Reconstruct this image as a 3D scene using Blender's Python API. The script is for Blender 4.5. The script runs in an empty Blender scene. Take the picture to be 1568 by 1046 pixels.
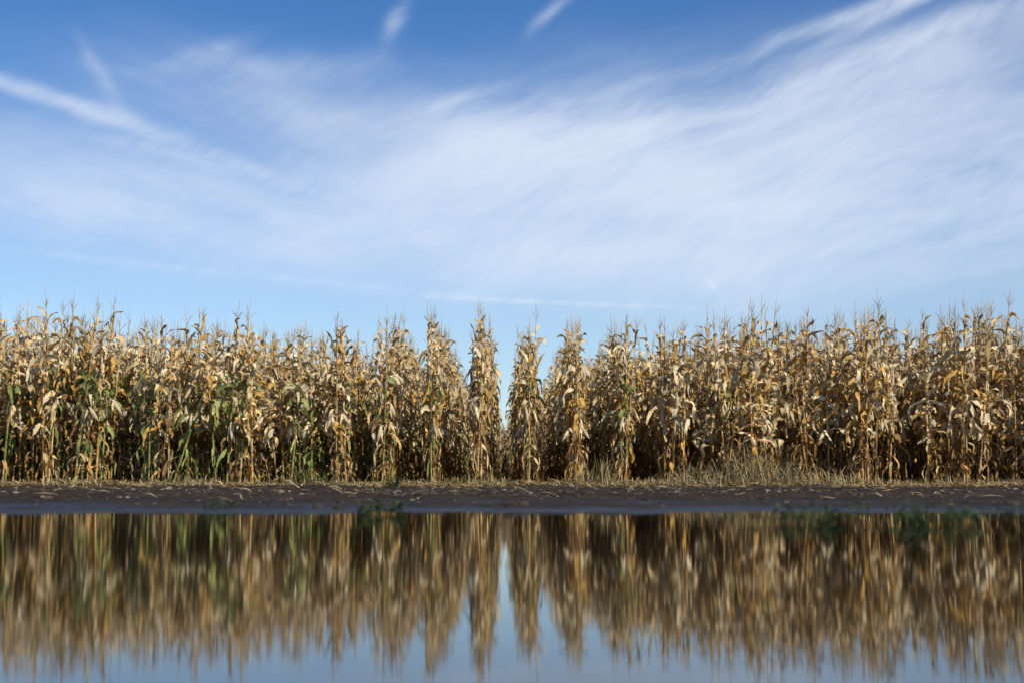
import bpy, math, random
import numpy as np
from mathutils import Vector, noise
R=math.radians
rng=np.random.default_rng(7); random.seed(7)
scene=bpy.context.scene
scene.view_settings.view_transform='Standard'
scene.view_settings.look='None'
scene.view_settings.exposure=0

# ---------------------------------------------------------------- node helpers
class G:
    def __init__(s,nt): s.nt=nt
    def n(s,t,**k):
        nd=s.nt.nodes.new(t)
        for a,b in k.items(): setattr(nd,a,b)
        return nd
    def put(s,sock,v):
        if v is None: return
        if isinstance(v,bpy.types.NodeSocket): s.nt.links.new(v,sock)
        else: sock.default_value=v
    def m(s,op,a,b=None,c=None,clamp=False):
        nd=s.n('ShaderNodeMath',operation=op,use_clamp=clamp)
        for i,v in enumerate((a,b,c)): s.put(nd.inputs[i],v)
        return nd.outputs[0]
    def add(s,a,b): return s.m('ADD',a,b)
    def sub(s,a,b): return s.m('SUBTRACT',a,b)
    def mul(s,a,b): return s.m('MULTIPLY',a,b)
    def ramp(s,v,lo,hi,a=0.0,b=1.0,smooth=True):
        nd=s.n('ShaderNodeMapRange'); nd.interpolation_type='SMOOTHSTEP' if smooth else 'LINEAR'
        s.put(nd.inputs[0],v); 
        for i,x in enumerate((lo,hi,a,b)): s.put(nd.inputs[i+1],x)
        return nd.outputs[0]
    def xyz(s,x,y,z=0.0):
        nd=s.n('ShaderNodeCombineXYZ')
        for i,v in enumerate((x,y,z)): s.put(nd.inputs[i],v)
        return nd.outputs[0]
    def sep(s,v):
        nd=s.n('ShaderNodeSeparateXYZ'); s.put(nd.inputs[0],v); return nd.outputs
    def noise(s,vec,scale,detail=3,rough=.5,dist=0.0,col=False):
        nd=s.n('ShaderNodeTexNoise'); s.put(nd.inputs['Vector'],vec)
        nd.inputs['Scale'].default_value=scale; nd.inputs['Detail'].default_value=detail
        nd.inputs['Roughness'].default_value=rough; nd.inputs['Distortion'].default_value=dist
        return nd.outputs[1 if col else 0]
    def mix(s,f,a,b,blend='MIX'):
        nd=s.n('ShaderNodeMix',data_type='RGBA',blend_type=blend)
        s.put(nd.inputs[0],f); s.put(nd.inputs[6],a); s.put(nd.inputs[7],b)
        return nd.outputs[2]
    def vm(s,op,a,b=None):
        nd=s.n('ShaderNodeVectorMath',operation=op); s.put(nd.inputs[0],a)
        if b is not None: s.put(nd.inputs[1],b)
        return nd.outputs[0]

def newmat(name):
    m=bpy.data.materials.new(name); m.use_nodes=True
    nt=m.node_tree; nt.nodes.clear()
    g=G(nt); out=g.n('ShaderNodeOutputMaterial')
    return m,g,out

# ---------------------------------------------------------------- sun + sky
SUN_AZ,SUN_EL=R(140),R(37)
sv=Vector((math.sin(SUN_AZ)*math.cos(SUN_EL),math.cos(SUN_AZ)*math.cos(SUN_EL),math.sin(SUN_EL)))
ld=bpy.data.lights.new('sun','SUN'); ld.energy=5.0; ld.angle=R(.5); ld.color=(1,.94,.83)
lo=bpy.data.objects.new('sun',ld); scene.collection.objects.link(lo)
lo.rotation_euler=sv.to_track_quat('Z','Y').to_euler(); lo.location=(20,-20,30)

w=bpy.data.worlds.new('World'); scene.world=w; w.use_nodes=True
try: w.cycles.sampling_method='NONE'
except Exception as e: print(e)
w.node_tree.nodes.clear(); g=G(w.node_tree)
sky=g.n('ShaderNodeTexSky',sky_type='NISHITA'); sky.sun_disc=False
sky.sun_elevation=SUN_EL; sky.sun_rotation=SUN_AZ; sky.air_density=1.0; sky.dust_density=.35; sky.ozone_density=2.5
tc=g.n('ShaderNodeTexCoord')
D=g.sep(tc.outputs['Generated'])
az=g.m('ARCTAN2',D[0],D[1]); el=g.m('ARCSINE',D[2])
def P(x,y): return (x-784)/2178.0,(741-y)/2178.0
wn=g.vm('SUBTRACT',g.noise(g.xyz(az,el),5.0,3,.5,0,True),(.5,.5,.5)); ws=g.sep(wn)
azw=g.add(az,g.mul(ws[0],.10)); elw=g.add(el,g.mul(ws[1],.05))
def rot(a0,e0,th,u=None,v=None):
    du=g.sub(azw if u is None else u,a0); dv=g.sub(elw if v is None else v,e0); c,s_=math.cos(th),math.sin(th)
    return g.add(g.mul(du,c),g.mul(dv,s_)), g.add(g.mul(du,-s_),g.mul(dv,c))
def gauss(x,y,sx,sy,deg,raw=False):
    a0,e0=P(x,y); p,q=rot(a0,e0,R(deg),*( (az,el) if raw else (None,None)))
    p=g.mul(p,2178.0/sx); q=g.mul(q,2178.0/sy)
    return g.m('EXPONENT',g.mul(g.add(g.mul(p,p),g.mul(q,q)),-1.0))
def streak(deg,fx,fy,detail=6,rough=.6,off=0.0):
    p,q=rot(0,0,R(deg))
    return g.noise(g.xyz(g.mul(p,fx),g.mul(q,fy),off),1.0,detail,rough,.2)
sA=streak(17,7,34,6,.64)
sB=streak(-15,7,38,6,.62,4.)
fA=streak(34,30,130,3,.62,9.)
soft=g.noise(g.xyz(g.mul(azw,5),g.mul(elw,10),2.0),1.0,4,.5,.2)
side=g.ramp(az,-.25,.02)
st=g.add(g.mul(sA,side),g.mul(sB,g.sub(1.0,side)))
veil=[(1200,300,450,125,3,1.3),(780,245,300,90,12,.85),(480,190,260,60,-8,.50),(330,330,430,60,-6,.50),
      (1500,350,240,100,0,.6),(1380,150,400,60,14,.55),(700,390,420,45,-3,.42),(60,300,320,90,-5,.22),(1000,400,500,50,0,.25)]
wisp=[(1340,110,400,22,15,.45),(1270,62,330,11,15,.42),(1440,20,220,9,21,.45),(110,195,260,10,-17,.50),(340,275,170,10,-12,.3),
      (870,28,36,9,42,.25),(600,45,12,34,-30,.28),(710,160,85,12,20,.45),(1030,190,260,50,8,.25),
      (150,150,10,50,25,.2),(290,115,75,14,25,.24),(430,120,160,22,4,.26)]
def total(bl):
    tot=None
    for (x,y,sx,sy,dg,am) in bl:
        t=g.mul(gauss(x,y,sx,sy,dg),am); tot=t if tot is None else g.add(tot,t)
    return tot
st=g.ramp(st,.28,.75,0,1,False); so=g.ramp(soft,.25,.75,0,1,False); fi=g.ramp(fA,.3,.7,0,1,False)
modv=g.add(g.add(g.mul(st,.34),g.mul(so,.50)),g.add(g.mul(fi,.09),.34))
modw=g.mul(g.add(g.mul(st,1.5),g.mul(fi,.5)),g.add(g.mul(so,1.1),.05))
dens=g.add(g.mul(total(veil),g.mul(modv,modv)),g.mul(total(wisp),modw))
def trail(x0,y0,x1,y1,wid,amp):
    cx,cy=(x0+x1)/2,(y0+y1)/2; L=math.hypot(x1-x0,y1-y0)/2
    dg=math.degrees(math.atan2(-(y1-y0),x1-x0))
    return g.mul(gauss(cx,cy,L*.9,wid,dg,True),g.add(g.mul(g.mul(st,fi),amp*1.9),amp*.15))
dens=g.add(dens,trail(300,420,850,464,6,.15))
dens=g.add(dens,trail(620,453,1080,475,3.5,.42))
dens=g.add(dens,trail(1085,415,1122,470,4,.25))
dens=g.add(dens,trail(-100,392,560,440,6,.12))
dens=g.m('MULTIPLY',g.sub(1.0,g.m('EXPONENT',g.mul(g.m('MAXIMUM',dens,0.0),-1.6))),.95,clamp=True)
tint=g.mix(g.ramp(el,.10,.34),(1.02,1.10,1.25,1),(.42,.75,1.12,1))
tint=g.mix(g.ramp(el,.45,1.0),tint,(.9,.97,1.1,1))
skc=g.mix(1.0,sky.outputs[0],tint,'MULTIPLY')
col=g.mix(dens,skc,(7.7,8.5,9.8,1))
bg=g.n('ShaderNodeBackground'); g.put(bg.inputs[0],col); bg.inputs[1].default_value=.1
wo=g.n('ShaderNodeOutputWorld'); g.put(wo.inputs[0],bg.outputs[0])

# ---------------------------------------------------------------- mesh helper
class MB:
    def __init__(s): s.v=[];s.f=[];s.c=[]
    def tri(s,vs,fs,cs):
        o=len(s.v); s.v+=vs; s.f+=[tuple(i+o for i in f) for f in fs]; s.c+=cs
    def obj(s,name,mat,smooth=True,link=True):
        me=bpy.data.meshes.new(name); me.from_pydata([tuple(p) for p in s.v],[],s.f)
        a=me.color_attributes.new('tint','FLOAT_COLOR','POINT')
        c=np.ones((len(s.v),4),dtype=np.float32); c[:,:3]=np.array(s.c); a.data.foreach_set('color',c.ravel())
        if smooth: me.polygons.foreach_set('use_smooth',[True]*len(me.polygons))
        me.materials.append(mat); me.update()
        ob=bpy.data.objects.new(name,me)
        if link: scene.collection.objects.link(ob)
        return ob

def tube(mb,pts,rad,cols,k=5):
    vs=[];cs=[];fs=[]
    for i,(p,r) in enumerate(zip(pts,rad)):
        d=np.array(pts[min(i+1,len(pts)-1)])-np.array(pts[max(i-1,0)]); d/=np.linalg.norm(d)+1e-9
        a=np.cross(d,[.3,1,.1]); a/=np.linalg.norm(a); b=np.cross(d,a)
        for j in range(k):
            t=2*math.pi*j/k; vs.append(np.array(p)+r*(math.cos(t)*a+math.sin(t)*b)); cs.append(cols[i])
    for i in range(len(pts)-1):
        for j in range(k):
            fs.append((i*k+j,i*k+(j+1)%k,(i+1)*k+(j+1)%k,(i+1)*k+j))
    mb.tri(vs,fs,cs)

def leaf(mb,base,phi,L,wd,th0,th1,twist,curl,c0,c1,n=9,fold=.35,power=.8,wav=.25,crump=0.0):
    p=np.array(base,float); vs=[];cs=[];fs=[]
    ph=phi; pw=random.uniform(0,6.28); kink=random.uniform(.2,.6); kamt=random.uniform(.1,1.4)*crump
    for i in range(n+1):
        t=i/n
        th=th0+(th1-th0)*(t**power)-(kamt if t>kink else 0)+.5*crump*math.sin(pw*3+8*t)
        ph=phi+curl*t*t+(.15+.7*crump)*math.sin(pw+6*t)
        d=np.array([math.cos(ph)*math.cos(th),math.sin(ph)*math.cos(th),math.sin(th)])
        s0=np.array([-math.sin(ph),math.cos(ph),0]); nn=np.cross(d,s0)
        tw=twist*t+wav*math.sin(pw+9*t)
        s=s0*math.cos(tw)+nn*math.sin(tw); nn=np.cross(d,s)
        wp=wd*min(1,.45+2.2*t)*(1-t**2.6)**.8+.002
        fo=fold*(1+.6*math.sin(pw*2+7*t))
        rip=.16*wd*math.sin(pw+16*t); 
        vs+=[p-s*wp*.5*math.cos(fo)+nn*(wp*.5*math.sin(fo)+rip),p.copy(),p+s*wp*.5*math.cos(fo)+nn*(wp*.5*math.sin(fo)-rip)]
        k=t; c=np.array(c0)*(1-k)+np.array(c1)*k
        cs+=[c*.93,c*1.08,c]
        p=p+d*L/n
    for i in range(n):
        a=i*3; fs+=[(a,a+1,a+4,a+3),(a+1,a+2,a+5,a+4)]
    mb.tri(vs,fs,cs)

CREAM=np.array([.86,.71,.44]); STRAW=np.array([.78,.58,.29]); GOLD=np.array([.68,.42,.14]); BROWN=np.array([.32,.175,.06]); GREEN=np.array([.19,.25,.06]); OCH=np.array([.68,.42,.10])
def pick(z,H,green):
    r=random.random(); t=z/H
    if green and t<.62 and r<.6: return GREEN*random.uniform(.6,1.3)+STRAW*random.uniform(0,.25)
    if t>.60: c=[CREAM,CREAM,STRAW,STRAW,GOLD,CREAM,OCH][random.randrange(7)]
    elif t>.38: c=[CREAM,CREAM,STRAW,STRAW,GOLD,OCH,BROWN][random.randrange(7)]
    else: c=[STRAW,GOLD,OCH,BROWN,BROWN,BROWN][random.randrange(6)]
    return c*random.uniform(.68,1.1)

def corn(seed):
    random.seed(seed); mb=MB(); H=random.uniform(2.12,2.38); green=(seed%5==0)
    lean=random.uniform(0,.06); la=random.uniform(0,6.28); bow=random.uniform(-.04,.04)
    def ax(z):
        t=z/H; return np.array([math.cos(la)*(lean*t+bow*math.sin(3*t)),math.sin(la)*(lean*t+bow*math.cos(2.5*t)-bow),z])
    n=15; zs=[H*i/n for i in range(n+1)]
    sc=(STRAW if random.random()<.6 else GOLD)*random.uniform(.8,1.05)
    if green: sc=STRAW*.5+GREEN*.6
    pts=[];rad=[];cols=[]
    for i,z in enumerate(zs):
        r=.0145*(1-.68*(z/H)); zz=max(z,.001)
        pts+= [ax(zz-.008 if i else 0),ax(zz),ax(zz+.010)]; rad+=[r,r*1.22,r]; cols+=[sc,sc*.6,sc*1.08]
    tube(mb,pts,rad,cols,6)
    plane=random.uniform(0,6.28); k=0
    z=random.uniform(.2,.38)
    while z<H-.10:
        t=z/H; phi=plane+(k%2)*math.pi+random.uniform(-1.1,1.1)
        c=pick(z,H,green)
        if t<.34:
            for q in range(1 if random.random()<.55 else 2):
                leaf(mb,ax(z),phi+q*2,random.uniform(.25,.5),random.uniform(.04,.07),R(random.uniform(-30,60)),R(random.uniform(-96,-82)),random.uniform(-3,3),random.uniform(-.8,.8),c,c*.8,power=.4,fold=.6,crump=.4)
        elif t<.80:
            st_=random.random()
            if st_<.24:
                leaf(mb,ax(z),phi,random.uniform(.30,.52),random.uniform(.06,.085),R(random.uniform(55,80)),R(random.uniform(15,60)),random.uniform(-2.5,2.5),random.uniform(-1,1),c*1.04,c*.9,power=1.2,n=9,fold=.38,crump=.3)
            else:
                leaf(mb,ax(z),phi,random.uniform(.34,.60),random.uniform(.065,.10),R(random.uniform(45,82)),R(random.uniform(-105,-65)),random.uniform(-3.5,3.5),random.uniform(-1.3,1.3),c*1.02,c*.88,power=random.uniform(.35,.9),n=11,fold=.38,crump=random.uniform(.15,.9))
            for q in range(random.choice((0,1,1,2,2))):
                c2=pick(z,H,green); leaf(mb,ax(z+random.uniform(0,.08)),random.uniform(0,6.28),random.uniform(.14,.34),random.uniform(.04,.075),R(random.uniform(0,85)),R(random.uniform(-95,-10)),random.uniform(-3.5,3.5),random.uniform(-1.5,1.5),c2,c2*.85,power=.6,n=7,fold=.4,crump=random.uniform(.3,1))
        else:
            leaf(mb,ax(z),phi,random.uniform(.18,.38)*(1.25-.6*(t-.8)/.2),random.uniform(.045,.068),R(random.uniform(60,86)),R(random.uniform(-90,30)),random.uniform(-2.5,2.5),random.uniform(-1.2,1.2),c*1.05,c*.92,power=random.uniform(.7,1.8),fold=.4,crump=random.uniform(0,.8))
        h=random.uniform(.1,.16)
        tube(mb,[ax(max(z-h,0)),ax(z-h*.4),ax(z)],[.014*(1-.6*t),.018*(1-.6*t),.023*(1-.55*t)],[c,c*1.05,c*.95],6)
        z+=random.uniform(.085,.145) if t>.34 else random.uniform(.11,.17); k+=1
    for e in range(1 if random.random()<.65 else 2):
        z=H*random.uniform(.36,.52); phi=random.uniform(0,6.28); dn=random.random()<.6
        th=R(random.uniform(-75,-40)) if dn else R(random.uniform(45,72))
        d=np.array([math.cos(phi)*math.cos(th),math.sin(phi)*math.cos(th),math.sin(th)])
        b=ax(z)+np.array([math.cos(phi),math.sin(phi),0])*.02; sh=b+np.array([math.cos(phi)*.05,math.sin(phi)*.05,.03])
        c=CREAM*random.uniform(.95,1.06)
        Ls=[0,.02,.06,.11,.16,.20,.23,.25]; rs=[.009,.020,.030,.034,.030,.022,.012,.004]
        tube(mb,[b]+[sh+d*l for l in Ls],[.008]+rs,[c*.8]+[c*(1.05-.04*i) for i in range(8)],8)
        for q in range(4):
            leaf(mb,sh+d*.03,phi+q*1.6,random.uniform(.18,.27),.05,th+random.uniform(-.25,.4),th+random.uniform(-.5,.3),random.uniform(-1,1),0,c,c*.85,n=5,fold=.6)
    top=ax(H); tcx=STRAW*random.uniform(.7,1.0)
    nb=random.randrange(3,9)
    for q in range(nb+1):
        if q==nb: th=R(88);phi=la;L=random.uniform(.18,.32);end=R(80)
        else: th=R(random.uniform(50,84));phi=random.uniform(0,6.28);L=random.uniform(.10,.20);end=th-R(random.uniform(0,55))
        p=top-np.array([0,0,.0]) if q==nb else top+np.array([0,0,random.uniform(-.06,.06)])
        pts=[]
        for i in range(4):
            pts.append(p.copy()); a=th+(end-th)*i/3
            p=p+np.array([math.cos(phi)*math.cos(a),math.sin(phi)*math.cos(a),math.sin(a)])*L/3
        tube(mb,pts,[.0022,.0032,.0034,.0015],[tcx]*4,3)
    return mb

# ---------------------------------------------------------------- plant material
def plantmat(name,trans=.28,rough=.6,spec=.3):
    m,g,out=newmat(name)
    at=g.n('ShaderNodeAttribute',attribute_name='tint'); oi=g.n('ShaderNodeObjectInfo')
    geo=g.n('ShaderNodeNewGeometry'); pos=geo.outputs['Position']
    n1=g.noise(pos,9.0,1,.6); n2=g.noise(g.vm('MULTIPLY',pos,(60,60,14)),1.0,1,.6)
    v=g.mul(g.ramp(n1,.3,.72,.66,1.12),g.ramp(n2,.3,.7,.80,1.08))
    v=g.mul(v,g.ramp(oi.outputs['Random'],0,1,.78,1.1,False))
    c=g.mix(1.0,at.outputs['Color'],g.xyz(v,v,v),'MULTIPLY')
    r2=g.m('FRACT',g.mul(oi.outputs['Random'],17.3))
    c=g.mix(g.mul(g.ramp(g.add(n1,g.mul(r2,.3)),.6,.9),.45),c,g.mix(1.0,c,(1.05,.76,.45,1),'MULTIPLY'))
    b=g.n('ShaderNodeBsdfPrincipled'); g.put(b.inputs['Base Color'],c); b.inputs['Roughness'].default_value=rough
    b.inputs['Specular IOR Level'].default_value=spec
    if trans>0:
        tr=g.n('ShaderNodeBsdfTranslucent'); g.put(tr.inputs[0],c)
        mx=g.n('ShaderNodeMixShader'); mx.inputs[0].default_value=trans; g.put(mx.inputs[1],b.outputs[0]); g.put(mx.inputs[2],tr.outputs[0])
        g.put(out.inputs[0],mx.outputs[0])
    else: g.put(out.inputs[0],b.outputs[0])
    return m
cornmat=plantmat('dry_corn',.13); grassmat=plantmat('dry_grass',.2)

NV=30
col=bpy.data.collections.new('corn_plants')
for i in range(NV):
    ob=corn(100+i).obj('corn_stalk_%02d'%i,cornmat,link=False); col.objects.link(ob)

# ---------------------------------------------------------------- ground height
def sm(a,b,x):
    t=max(0,min(1,(x-a)/(b-a))); return t*t*(3-2*t)
def gh(x,y):
    shore=7.55+.9*noise.noise(Vector((x*.35,0,3)))+.6*noise.noise(Vector((x*1.3,0,5)))+.25*noise.noise(Vector((x*4.5,0,6)))
    if y<shore:
        h=-.35*sm(0,2.2,shore-y)
        ry=max(0,(-6-y)/3); rx=max(0,(abs(x)-26)/6)
        h=h+(.55)*sm(0,1,max(ry,rx)) if (ry>0 or rx>0) else h
    else:
        h=.012*sm(0,1.0,y-shore)+.095*sm(1.4,15.5,y-shore)
    near=sm(shore-.1,shore+1.0,y)
    nz=(.026*noise.noise(Vector((x*.8,y*.6,0)))+.018*noise.noise(Vector((x*3.1,y*2.2,1)))+.012*noise.noise(Vector((x*9,y*9,2))))
    if y>shore+3: nz*=1.15
    h+=nz*(.25+.9*near) if y>shore-.5 else nz*.2
    if y>21.3: h+=.02*sm(21.3,22.6,y)+.02*abs(noise.noise(Vector((x*3,y*3,7))))
    return h
def axis(lo,hi,st,ext):
    a=list(np.arange(lo,hi+1e-6,st)); s=st; v=hi; up=[]
    while v<ext: s*=1.35; v+=s; up.append(v)
    s=st; v=lo; dn=[]
    while v>-ext: s*=1.35; v-=s; dn.append(v)
    return dn[::-1]+a+up
xs=axis(-10.5,10.5,.07,2500); ys=axis(5.8,24.5,.065,2500)
V=[(x,y,gh(x,y)) for y in ys for x in xs]; nx=len(xs)
F=[(j*nx+i,j*nx+i+1,(j+1)*nx+i+1,(j+1)*nx+i) for j in range(len(ys)-1) for i in range(nx-1)]
me=bpy.data.meshes.new('ground'); me.from_pydata(V,[],F); me.polygons.foreach_set('use_smooth',[True]*len(F))
gr=bpy.data.objects.new('ground',me); scene.collection.objects.link(gr)
m,g,out=newmat('mud')
geo=g.n('ShaderNodeNewGeometry'); pos=geo.outputs['Position']; S=g.sep(pos)
a=g.noise(pos,1.3,5,.6); b_=g.noise(pos,14,6,.65); c_=g.noise(pos,60,4,.6)
c=g.mix(g.ramp(a,.35,.7),(.028,.022,.018,1),(.050,.039,.031,1))
c=g.mix(g.ramp(b_,.45,.75),c,(.080,.062,.048,1))
dry=g.ramp(g.add(S[1],g.mul(a,3)),22.0,24.5)
c=g.mix(dry,c,(.12,.085,.05,1))
wet=g.sub(1.0,g.ramp(g.add(S[2],g.mul(a,.03)),.012,.055))
c=g.mix(wet,c,(.020,.016,.013,1))
b=g.n('ShaderNodeBsdfPrincipled'); g.put(b.inputs['Base Color'],c)
g.put(b.inputs['Roughness'],g.ramp(wet,0,1,.95,.4)); g.put(b.inputs['Specular IOR Level'],g.ramp(wet,0,1,.03,.35))
bp=g.n('ShaderNodeBump'); bp.inputs['Strength'].default_value=.9; bp.inputs['Distance'].default_value=.025
g.put(bp.inputs['Height'],g.add(b_,g.mul(c_,.4))); g.put(b.inputs['Normal'],bp.outputs[0])
g.put(out.inputs[0],b.outputs[0]); me.materials.append(m)

# ---------------------------------------------------------------- water
me=bpy.data.meshes.new('pond_water'); me.from_pydata([(-36,-12,0),(36,-12,0),(36,12.5,0),(-36,12.5,0)],[],[(0,1,2,3)])
wa=bpy.data.objects.new('pond_water',me); scene.collection.objects.link(wa)
m,g,out=newmat('water'); geo=g.n('ShaderNodeNewGeometry'); pos=geo.outputs['Position']; S=g.sep(pos)
n1=g.vm('SUBTRACT',g.noise(g.vm('MULTIPLY',pos,(9,5,1)),1.0,2,.5,0,True),(.5,.5,.5))
n2=g.vm('SUBTRACT',g.noise(g.vm('MULTIPLY',pos,(30,22,1)),1.0,2,.5,0,True),(.5,.5,.5))
br=g.noise(pos,.5,2,.5)
calm=g.ramp(g.add(g.mul(S[0],.35),g.mul(br,.8)),-.6,1.2,1.0,.55)
nn=g.vm('ADD',g.vm('MULTIPLY',n1,(.009,.010,0)),g.vm('MULTIPLY',n2,(.008,.012,0)))
nn=g.vm('MULTIPLY',nn,g.xyz(calm,calm,0.0))
nn=g.vm('NORMALIZE',g.vm('ADD',nn,(0,0,1)))
b=g.n('ShaderNodeBsdfPrincipled'); b.inputs['Base Color'].default_value=(.006,.005,.004,1)
g.put(b.inputs['Roughness'],g.mul(calm,.052)); b.inputs['IOR'].default_value=1.25; g.put(b.inputs['Normal'],nn)
g.put(out.inputs[0],b.outputs[0]); me.materials.append(m)

# ---------------------------------------------------------------- corn field points
SP=.76
P_=[];ROT=[];SCL=[];IDX=[]
random.seed(11)
GI=[0,5,10,15,20,25]; OI=[i for i in range(NV) if i not in GI]
HX=[-9,-6.5,-5,-4,-3.3,-2.6,-1.95,-1.14,-.38,.38,1.1,2,3,4.2,6,9]
HY=[1.20,1.15,1.11,1.09,1.04,1.05,1.13,1.14,1.13,1.09,1.10,1.06,1.09,1.16,1.20,1.21]
def hs(x): return float(np.interp(x,HX,HY))+.03*noise.noise(Vector((x*1.3,4,0)))
def plant(x,y,s,tl,wx=1.0):
    P_.append((x,y,gh(x,y)-.01))
    ROT.append((random.gauss(0,tl),random.gauss(0,tl),random.uniform(0,6.283)))
    SCL.append((wx*random.uniform(.92,1.12),)*2+(s,))
    pg=.38 if x<-2 else (.16 if x<2 else .05)
    IDX.append(random.choice(GI) if random.random()<pg else random.choice(OI))
for k in range(-32,32):
    x0=(k+.5)*SP; mid=abs(x0)<2.4; semi=abs(x0)<4
    j=.12 if mid else (.3 if semi else .5)
    edge=22.6+random.uniform(-j,j)+(0 if semi else .4*noise.noise(Vector((k*.7,9,1))))
    if k<-3: edge-=.25
    if k in(-1,0): edge=22.5
    depth=38 if abs(x0)<3.5 else (15 if abs(x0)<13 else 7)
    y=edge; wob=random.uniform(0,6); jx=.026 if mid else (.07 if semi else .12)
    wx={0:.72,1:.78,2:.9}.get(min(abs(k),abs(k+1)),.96 if semi else 1.0)
    rowf=random.uniform(-.015,.015)
    while y<edge+depth:
        x=x0+random.gauss(0,jx)+(0 if mid else .03*math.sin(y*.4+wob))
        s=(hs(x)+rowf+.03*noise.noise(Vector((k*3.1,y*.9,3))))*random.uniform(.94,1.03)*(1.0 if random.random()>.10 else random.uniform(.65,.9))
        plant(x,y,s,.03 if mid else (.045 if random.random()>.08 else .16),wx)
        y+=(random.uniform(.10,.16) if mid else random.uniform(.11,.2)) if y<edge+1.2 else (random.uniform(.12,.2) if y<edge+10 else random.uniform(.17,.3))
for i in range(110):    # stray plants on the field edge
    x=random.choice((-1,1))*random.uniform(3,12)
    plant(x,random.uniform(22.3,23.6),hs(x)*random.uniform(.55,.98),.08)
for i in range(520):   # cross rows on the far headland
    plant(random.uniform(-5,5),random.uniform(61,64),random.uniform(.95,1.1),.04,1.15)
me=bpy.data.meshes.new('corn_field'); me.from_pydata(P_,[],[])
for nm,ty,dat,key in(('rot','FLOAT_VECTOR',ROT,'vector'),('scl','FLOAT_VECTOR',SCL,'vector'),('idx','INT',IDX,'value')):
    at=me.attributes.new(nm,ty,'POINT'); at.data.foreach_set(key,np.array(dat).ravel())
cf=bpy.data.objects.new('corn_field',me); scene.collection.objects.link(cf)
ng=bpy.data.node_groups.new('plant_rows','GeometryNodeTree')
ng.interface.new_socket('Geometry',in_out='INPUT',socket_type='NodeSocketGeometry')
ng.interface.new_socket('Geometry',in_out='OUTPUT',socket_type='NodeSocketGeometry')
gi=ng.nodes.new('NodeGroupInput'); go=ng.nodes.new('NodeGroupOutput')
ip=ng.nodes.new('GeometryNodeInstanceOnPoints'); ci=ng.nodes.new('GeometryNodeCollectionInfo')
ci.inputs['Collection'].default_value=col; ci.inputs['Separate Children'].default_value=True; ci.inputs['Reset Children'].default_value=True
def na(nm,ty):
    n=ng.nodes.new('GeometryNodeInputNamedAttribute'); n.data_type=ty; n.inputs['Name'].default_value=nm
    return [o for o in n.outputs if o.enabled and o.name=='Attribute'][0]
e2=ng.nodes.new('FunctionNodeEulerToRotation'); L=ng.links.new
L(gi.outputs[0],ip.inputs['Points']); L(ci.outputs[0],ip.inputs['Instance']); ip.inputs['Pick Instance'].default_value=True
L(na('idx','INT'),ip.inputs['Instance Index']); L(na('rot','FLOAT_VECTOR'),e2.inputs[0]); L(e2.outputs[0],ip.inputs['Rotation'])
L(na('scl','FLOAT_VECTOR'),ip.inputs['Scale']); L(ip.outputs[0],go.inputs[0])
md=cf.modifiers.new('rows','NODES'); md.node_group=ng
print('plants',len(P_))

# ---------------------------------------------------------------- straw litter
mb=MB(); random.seed(5)
def strip(x,y,z,ang,L,wd,tilt,c):
    d=np.array([math.cos(ang)*math.cos(tilt),math.sin(ang)*math.cos(tilt),math.sin(tilt)]); s=np.array([-math.sin(ang),math.cos(ang),0])
    p=np.array([x,y,z]); q=p+d*L*.5+np.array([0,0,random.uniform(0,.02)]); r=p+d*L
    mb.tri([p-s*wd/2,p+s*wd/2,q-s*wd/2+[0,0,.006],q+s*wd/2,r-s*wd/4,r+s*wd/4],[(0,1,3,2),(2,3,5,4)],[c]*6)
for i in range(12500):
    x=random.uniform(-15,15); y=22.2+random.gauss(0,.33) if random.random()<.8 else random.uniform(21.5,26)
    if random.random()<.05: y=random.uniform(12,21.5)
    if noise.noise(Vector((x*1.1,y*2,1)))<-.25 and random.random()<.8: continue
    c=[CREAM,CREAM,STRAW*.9,STRAW*.6][random.randrange(4)]*random.uniform(.45,.9)
    strip(x,y,gh(x,y)+random.uniform(.002,.03),random.uniform(0,6.28),random.uniform(.05,.3),random.uniform(.006,.026),random.uniform(-.05,.35),c)
mb.obj('straw_litter',grassmat)

# ---------------------------------------------------------------- mud clods
mb=MB(); random.seed(6)
ico=[(0,0,1),(.89,0,.45),(.28,.85,.45),(-.72,.53,.45),(-.72,-.53,.45),(.28,-.85,.45),(.72,.53,-.45),(-.28,.85,-.45),(-.89,0,-.45),(-.28,-.85,-.45),(.72,-.53,-.45),(0,0,-1)]
icf=[(0,1,2),(0,2,3),(0,3,4),(0,4,5),(0,5,1),(1,6,2),(2,7,3),(3,8,4),(4,9,5),(5,10,1),(6,7,2),(7,8,3),(8,9,4),(9,10,5),(10,6,1),(11,7,6),(11,8,7),(11,9,8),(11,10,9),(11,6,10)]
for i in range(7500):
    x=random.uniform(-11,11); y=8.3+13.9*random.random()**.7
    if noise.noise(Vector((x*.8,y*.5,3)))<-.1 and random.random()<.7: continue
    r=.008+.03*random.random()**3
    if y>14: r*=1.35
    c=np.array([.078,.060,.046])*random.uniform(.4,1.5)
    if random.random()<.07: c=np.array([.26,.21,.16])
    z=gh(x,y)
    if z<-.01: continue
    mb.tri([np.array([x+a*r*random.uniform(.7,1.4),y+b*r*random.uniform(.7,1.4),z+cc*r*.6]) for a,b,cc in ico],icf,[c]*12)
clm=plantmat('clod',0.0,.95,.1)
mb.obj('mud_clods',clm,smooth=False)

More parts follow.
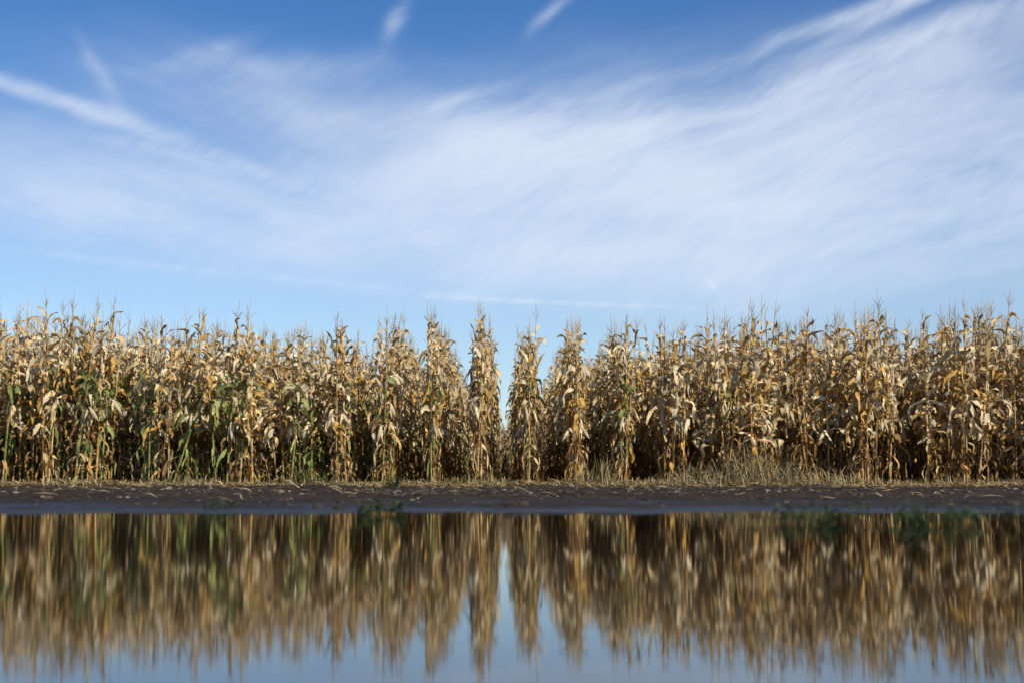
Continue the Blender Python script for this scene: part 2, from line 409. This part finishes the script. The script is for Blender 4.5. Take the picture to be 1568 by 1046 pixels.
# ---------------------------------------------------------------- grasses and weeds
def blade(mb,x,y,z,h,c,wd=.006,spread=.4,n=5):
    leaf(mb,(x,y,z),random.uniform(0,6.28),h,wd,R(random.uniform(60,88)),R(random.uniform(60,88))-random.uniform(0,spread*3),random.uniform(-1,1),random.uniform(-.5,.5),c,c*1.1,n=n,fold=.2,power=1.4)
DG=np.array([.07,.10,.03]); YG=np.array([.16,.18,.06]); DS=STRAW*.75; DC=CREAM*.75
mb=MB(); random.seed(8)
for i in range(7500):
    x=random.uniform(-12,12); y=22.2+random.gauss(0,.28)
    d=.45+noise.noise(Vector((x*.9,2,8)))*1.3
    if random.random()>d: continue
    c=([DS,DC,DC,YG,DG][random.randrange(5)])*random.uniform(.6,1.05)
    blade(mb,x,y,gh(x,y),random.uniform(.05,.17)*(1.6 if random.random()<.1 else 1),c,.007)
mb.obj('edge_grass',grassmat)
def clump(name,cx,cy,sx,sy,n,hmin,hmax,cols,wd=.007,spread=.4):
    mb=MB()
    for i in range(n):
        x=cx+random.gauss(0,sx); y=cy+random.gauss(0,sy); f=math.exp(-((x-cx)/(sx*1.6))**2)
        blade(mb,x,y,gh(x,y),random.uniform(hmin,hmin+(hmax-hmin)*f),cols[random.randrange(len(cols))]*random.uniform(.6,1.1),wd,spread)
    mb.obj(name,grassmat)
clump('dry_grass_clump',3.95,22.1,.5,.22,520,.15,.85,[DS,DC,DS,YG],.009,.8)
clump('dry_grass_clump',3.0,22.1,.3,.15,240,.1,.5,[DS,DC,YG],.008,.7)
clump('dry_grass_clump',5.1,22.2,.45,.15,200,.1,.4,[DS,DC,YG],.008,.6)
clump('green_grass_clump',1.45,22.1,.22,.12,150,.12,.6,[DG,YG,DS,DS],.011,.5)
clump('green_grass_clump',-3.0,22.0,.2,.12,90,.1,.5,[DG,YG],.012,.5)
clump('green_grass_clump',-.45,22.1,.3,.12,150,.06,.3,[DG,YG,DS],.008,.5)
WG=np.array([.06,.095,.032])
def weed(cx,cy,rad,h,n,zb=None):
    mb=MB()
    for i in range(n):
        x=cx+random.gauss(0,rad*.5); y=cy+random.gauss(0,rad*.5); z=gh(x,y) if zb is None else zb
        hh=h*random.uniform(.2,1); a=random.uniform(0,6.28); tp=np.array([x+math.cos(a)*hh*.5,y+math.sin(a)*hh*.5,z+hh])
        c=WG*random.uniform(.6,1.6)
        tube(mb,[np.array([x,y,z-.02]),(np.array([x,y,z])+tp)/2+[0,0,.01],tp],[.002,.0016,.001],[c]*3,4)
        for q in range(4):
            t=random.uniform(.2,1); p=np.array([x,y,z])*(1-t)+tp*t
            leaf(mb,p,random.uniform(0,6.28),h*random.uniform(.3,.6),h*.17,R(random.uniform(0,60)),R(random.uniform(-50,10)),0,0,c,c*1.2,n=4,fold=.3)
    mb.obj('green_weed',grassmat)
weed(1.16,5.6,.24,.075,34,0.0); weed(1.58,5.4,.26,.085,34,0.0); weed(-.66,7.3,.16,.10,26,0.0); weed(-1.62,8.2,.10,.07,12,0.0)
weed(-1.62,20.6,.2,.14,22); weed(2.0,8.2,.18,.05,12); weed(-.1,8.6,.1,.04,6); weed(2.6,7.4,.3,.05,14,0.0)

# ---------------------------------------------------------------- camera
cd=bpy.data.cameras.new('camera'); cam=bpy.data.objects.new('camera',cd); scene.collection.objects.link(cam); scene.camera=cam
cd.lens=50; cd.sensor_width=36; cd.clip_start=.05; cd.clip_end=6000
cam.location=(0,0,.15); cam.rotation_euler=(R(90+5.72),0,R(-.3))
cd.dof.use_dof=True; cd.dof.focus_distance=22.4; cd.dof.aperture_fstop=1.8
